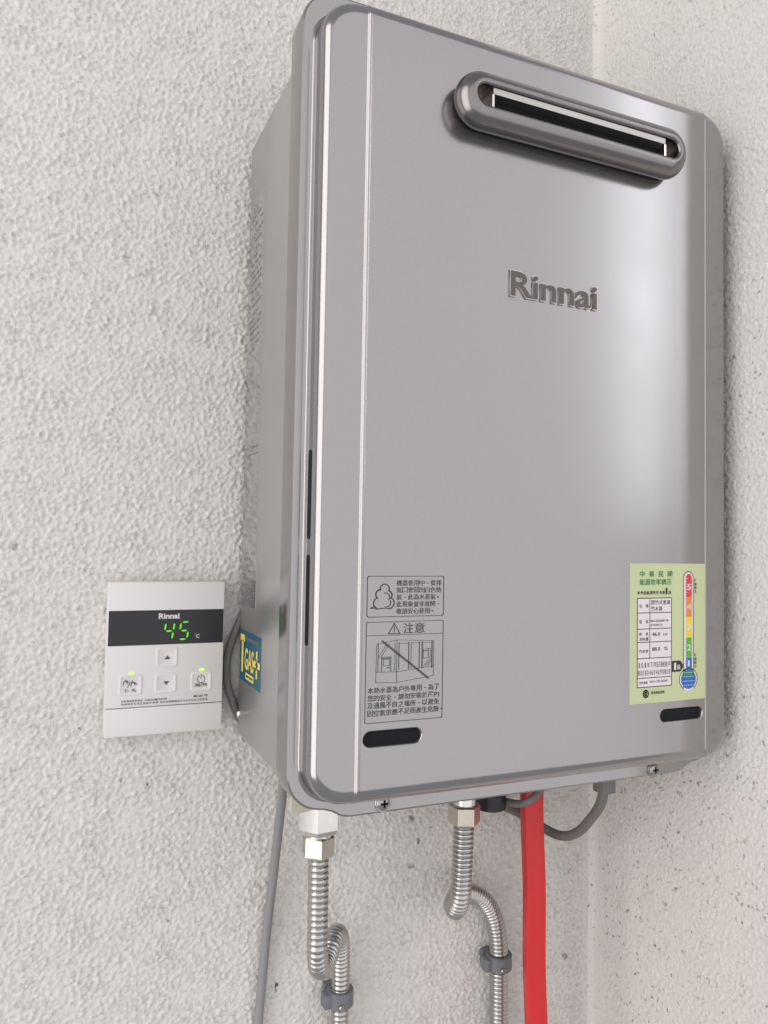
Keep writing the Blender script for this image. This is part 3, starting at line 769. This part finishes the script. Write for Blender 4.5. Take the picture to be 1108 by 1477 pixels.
# ------------------------------------------------------------------ remote control
RX0, RX1, RZ0, RZ1, RY1 = -0.2703, -0.1861, -0.2331, -0.1214, -0.018
remote = thing('remote_control', 'white wall remote control with black display reading 45', 'remote control')
RW, RH = RX1 - RX0, RZ1 - RZ0
VS = RZ1 - 0.817 * RH
bm = bmesh.new(); box(bm, RX0, RX1, RY1, -0.0005, VS + 0.00018, RZ1, 0.0009, 2); body = bm_obj('body', bm, 'remote', remote, True, 30)
bm = bmesh.new(); box(bm, RX0, RX1, RY1 - 0.0003, -0.0005, RZ0, VS - 0.00018, 0.0009, 2); bm_obj('lower_flap', bm, 'remote', remote, True, 30)
bm = bmesh.new(); box(bm, RX0 + 0.0012, RX1 - 0.0012, RY1 + 0.0014, -0.0008, VS - 0.001, VS + 0.001); bm_obj('flap_seam', bm, 'seam', remote)
def RF(d): return lambda u, v: (RX0 + u * RW, RY1 - d, RZ1 - v * RH)
bm = bmesh.new(); box(bm, RX0 + 0.0008, RX1 - 0.0006, RY1 - 0.0002, RY1 + 0.002, RZ1 - 0.413 * RH, RZ1 - 0.186 * RH)
disp = bm_obj('display_window', bm, 'window', remote)
pr = Print(RF(0.0004)); pr.text('Rinnai', 0.425, 0.602, 0.243, 0.207, 0.032)
for u in (0.4255, 0.4630, 0.4830, 0.5230, 0.5920):   # slab feet of the serif lettering
    pr.rect(u - 0.004, u + 0.016, 0.2440, 0.2405)
pr.text('C', 0.752, 0.782, 0.377, 0.352, 0.012); pr.arc((0.742, 0.355), 0.006, 0, 360, 0.003, 10, 0.0045)
pr.build('display_print', 'white_paper', disp)
def seg_digit(u0, u1, v0, v1, segs, sl=0.014):
    vm = (v0 + v1) / 2; w = 0.0145; hh = 0.0105
    def sk(u, v): return (u + sl * (vm - v) / (v1 - v0) * 2 * 0.8, v)
    S_ = {'a': ('h', v0), 'g': ('h', vm), 'd': ('h', v1), 'f': ('v', u0, v0, vm), 'b': ('v', u1, v0, vm), 'e': ('v', u0, vm, v1), 'c': ('v', u1, vm, v1)}
    for s in segs:
        q = S_[s]; p2 = Print(RF(0.0005))
        if q[0] == 'h':
            a, b, v = u0 + 0.010, u1 - 0.010, q[1]
            p2.poly([sk(a, v), sk(a + 0.012, v - hh / 2), sk(b - 0.012, v - hh / 2), sk(b, v), sk(b - 0.012, v + hh / 2), sk(a + 0.012, v + hh / 2)][::-1])
        else:
            u, a, b = q[1], q[2] + 0.006, q[3] - 0.006
            p2.poly([sk(u, a), sk(u + w / 2, a + 0.010), sk(u + w / 2, b - 0.010), sk(u, b), sk(u - w / 2, b - 0.010), sk(u - w / 2, a + 0.010)][::-1])
        p2.build('digit_segment', 'led', disp)
seg_digit(0.478, 0.552, 0.268, 0.382, 'fgbc'); seg_digit(0.609, 0.682, 0.268, 0.382, 'afgcd')
def button(u, v, hw=0.0068, hh=0.0062):
    cx, cz = RX0 + u * RW, RZ1 - v * RH
    bm = bmesh.new(); rings = []
    for o, yy in ((0.0010, RY1 + 0.0005), (0.0010, RY1 - 0.0002), (0.0005, RY1 - 0.00055), (-0.0003, RY1 - 0.0005), (-0.0009, RY1 - 0.0002)):
        rings.append([(px, yy, pz) for px, pz in rrect(hw + o, hh + o, 0.0016 + o * 0.5, 4, cx, cz)])
    loft(bm, rings, False, True); return bm_obj('button', bm, 'remote_key', remote, True, 40)
bu = button(0.505, 0.497); bd = button(0.500, 0.668); bl = button(0.205, 0.668, 0.0072, 0.0066); br = button(0.808, 0.668)
KY = 0.0006
pr = Print(RF(KY)); pr.poly([(0.483, 0.510), (0.533, 0.510), (0.508, 0.486)]); pr.build('arrow_print', 'print', bu)
pr = Print(RF(KY)); pr.poly([(0.478, 0.656), (0.503, 0.680), (0.528, 0.656)]); pr.build('arrow_print', 'print', bd)
pr = Print(RF(KY))
pr.arc((0.806, 0.652), 0.032, 120 - 180 - 0, 240 + 0, 0.0042, 20, 0.0245) if False else None
pr.path([(0.806 + 0.032 * math.sin(math.radians(a)), 0.654 - 0.025 * math.cos(math.radians(a))) for a in range(28, 333, 16)], 0.0042)
pr.line((0.806, 0.622), (0.806, 0.652), 0.0045)
pr.text('開', 0.757, 0.797, 0.704, 0.683, 0.010); pr.line((0.803, 0.704), (0.813, 0.684), 0.0035); pr.text('關', 0.820, 0.860, 0.704, 0.683, 0.010)
pr.build('power_print', 'print', br)
pr = Print(RF(KY))
for (cu, cv) in ((0.165, 0.650), (0.228, 0.662)):     # shower / tap pictogram
    pr.path([(cu - 0.020, cv + 0.016), (cu - 0.018, cv - 0.002), (cu - 0.006, cv - 0.012), (cu + 0.006, cv - 0.010)], 0.0055)
    pr.poly([(cu - 0.002, cv - 0.002), (cu + 0.016, cv - 0.014), (cu + 0.020, cv - 0.006), (cu + 0.004, cv + 0.004)][::-1])
    for k in range(3): pr.line((cu + 0.010 + k * 0.008, cv + 0.000 - k * 0.002), (cu + 0.014 + k * 0.008, cv + 0.012 - k * 0.002), 0.003)
pr.line((0.178, 0.682), (0.222, 0.636), 0.004)
pr.text('優', 0.158, 0.196, 0.714, 0.691, 0.012); pr.text('先', 0.214, 0.252, 0.714, 0.691, 0.008)
pr.build('priority_print', 'print', bl)
for u, v in ((0.212, 0.592), (0.812, 0.592)):
    bm = bmesh.new(); cx, cz = RX0 + u * RW, RZ1 - v * RH
    plate(bm, rrect(0.0018, 0.0007, 0.0004, 3, cx, cz), RY1 + 0.0005, RY1 - 0.0003); bm_obj('indicator_light', bm, 'lamp_led', remote)
pr = Print(RF(0.00025))
def rline(s, u0, u1, v0, v1, off=0.0):
    a = (u1 - u0) / len(s)
    for i, ch in enumerate(s):
        if ch == ' ': continue
        pr.text(ch, u0 + a * (i + .06), u0 + a * (i + .94), v1, v0, off)
rline('安裝聯絡服務專線', 0.13, 0.31, 0.765, 0.779); rline('(0800)-093789', 0.325, 0.515, 0.766, 0.778)
rline('為確保安全及正確操作使用', 0.13, 0.44, 0.784, 0.799); rline('請先詳閱機體操作方法/安全注意事項', 0.455, 0.868, 0.784, 0.799)
pr.text('MC-601-TR', 0.745, 0.870, 0.774, 0.758, 0.018)
pr.build('instruction_print', 'print', remote)
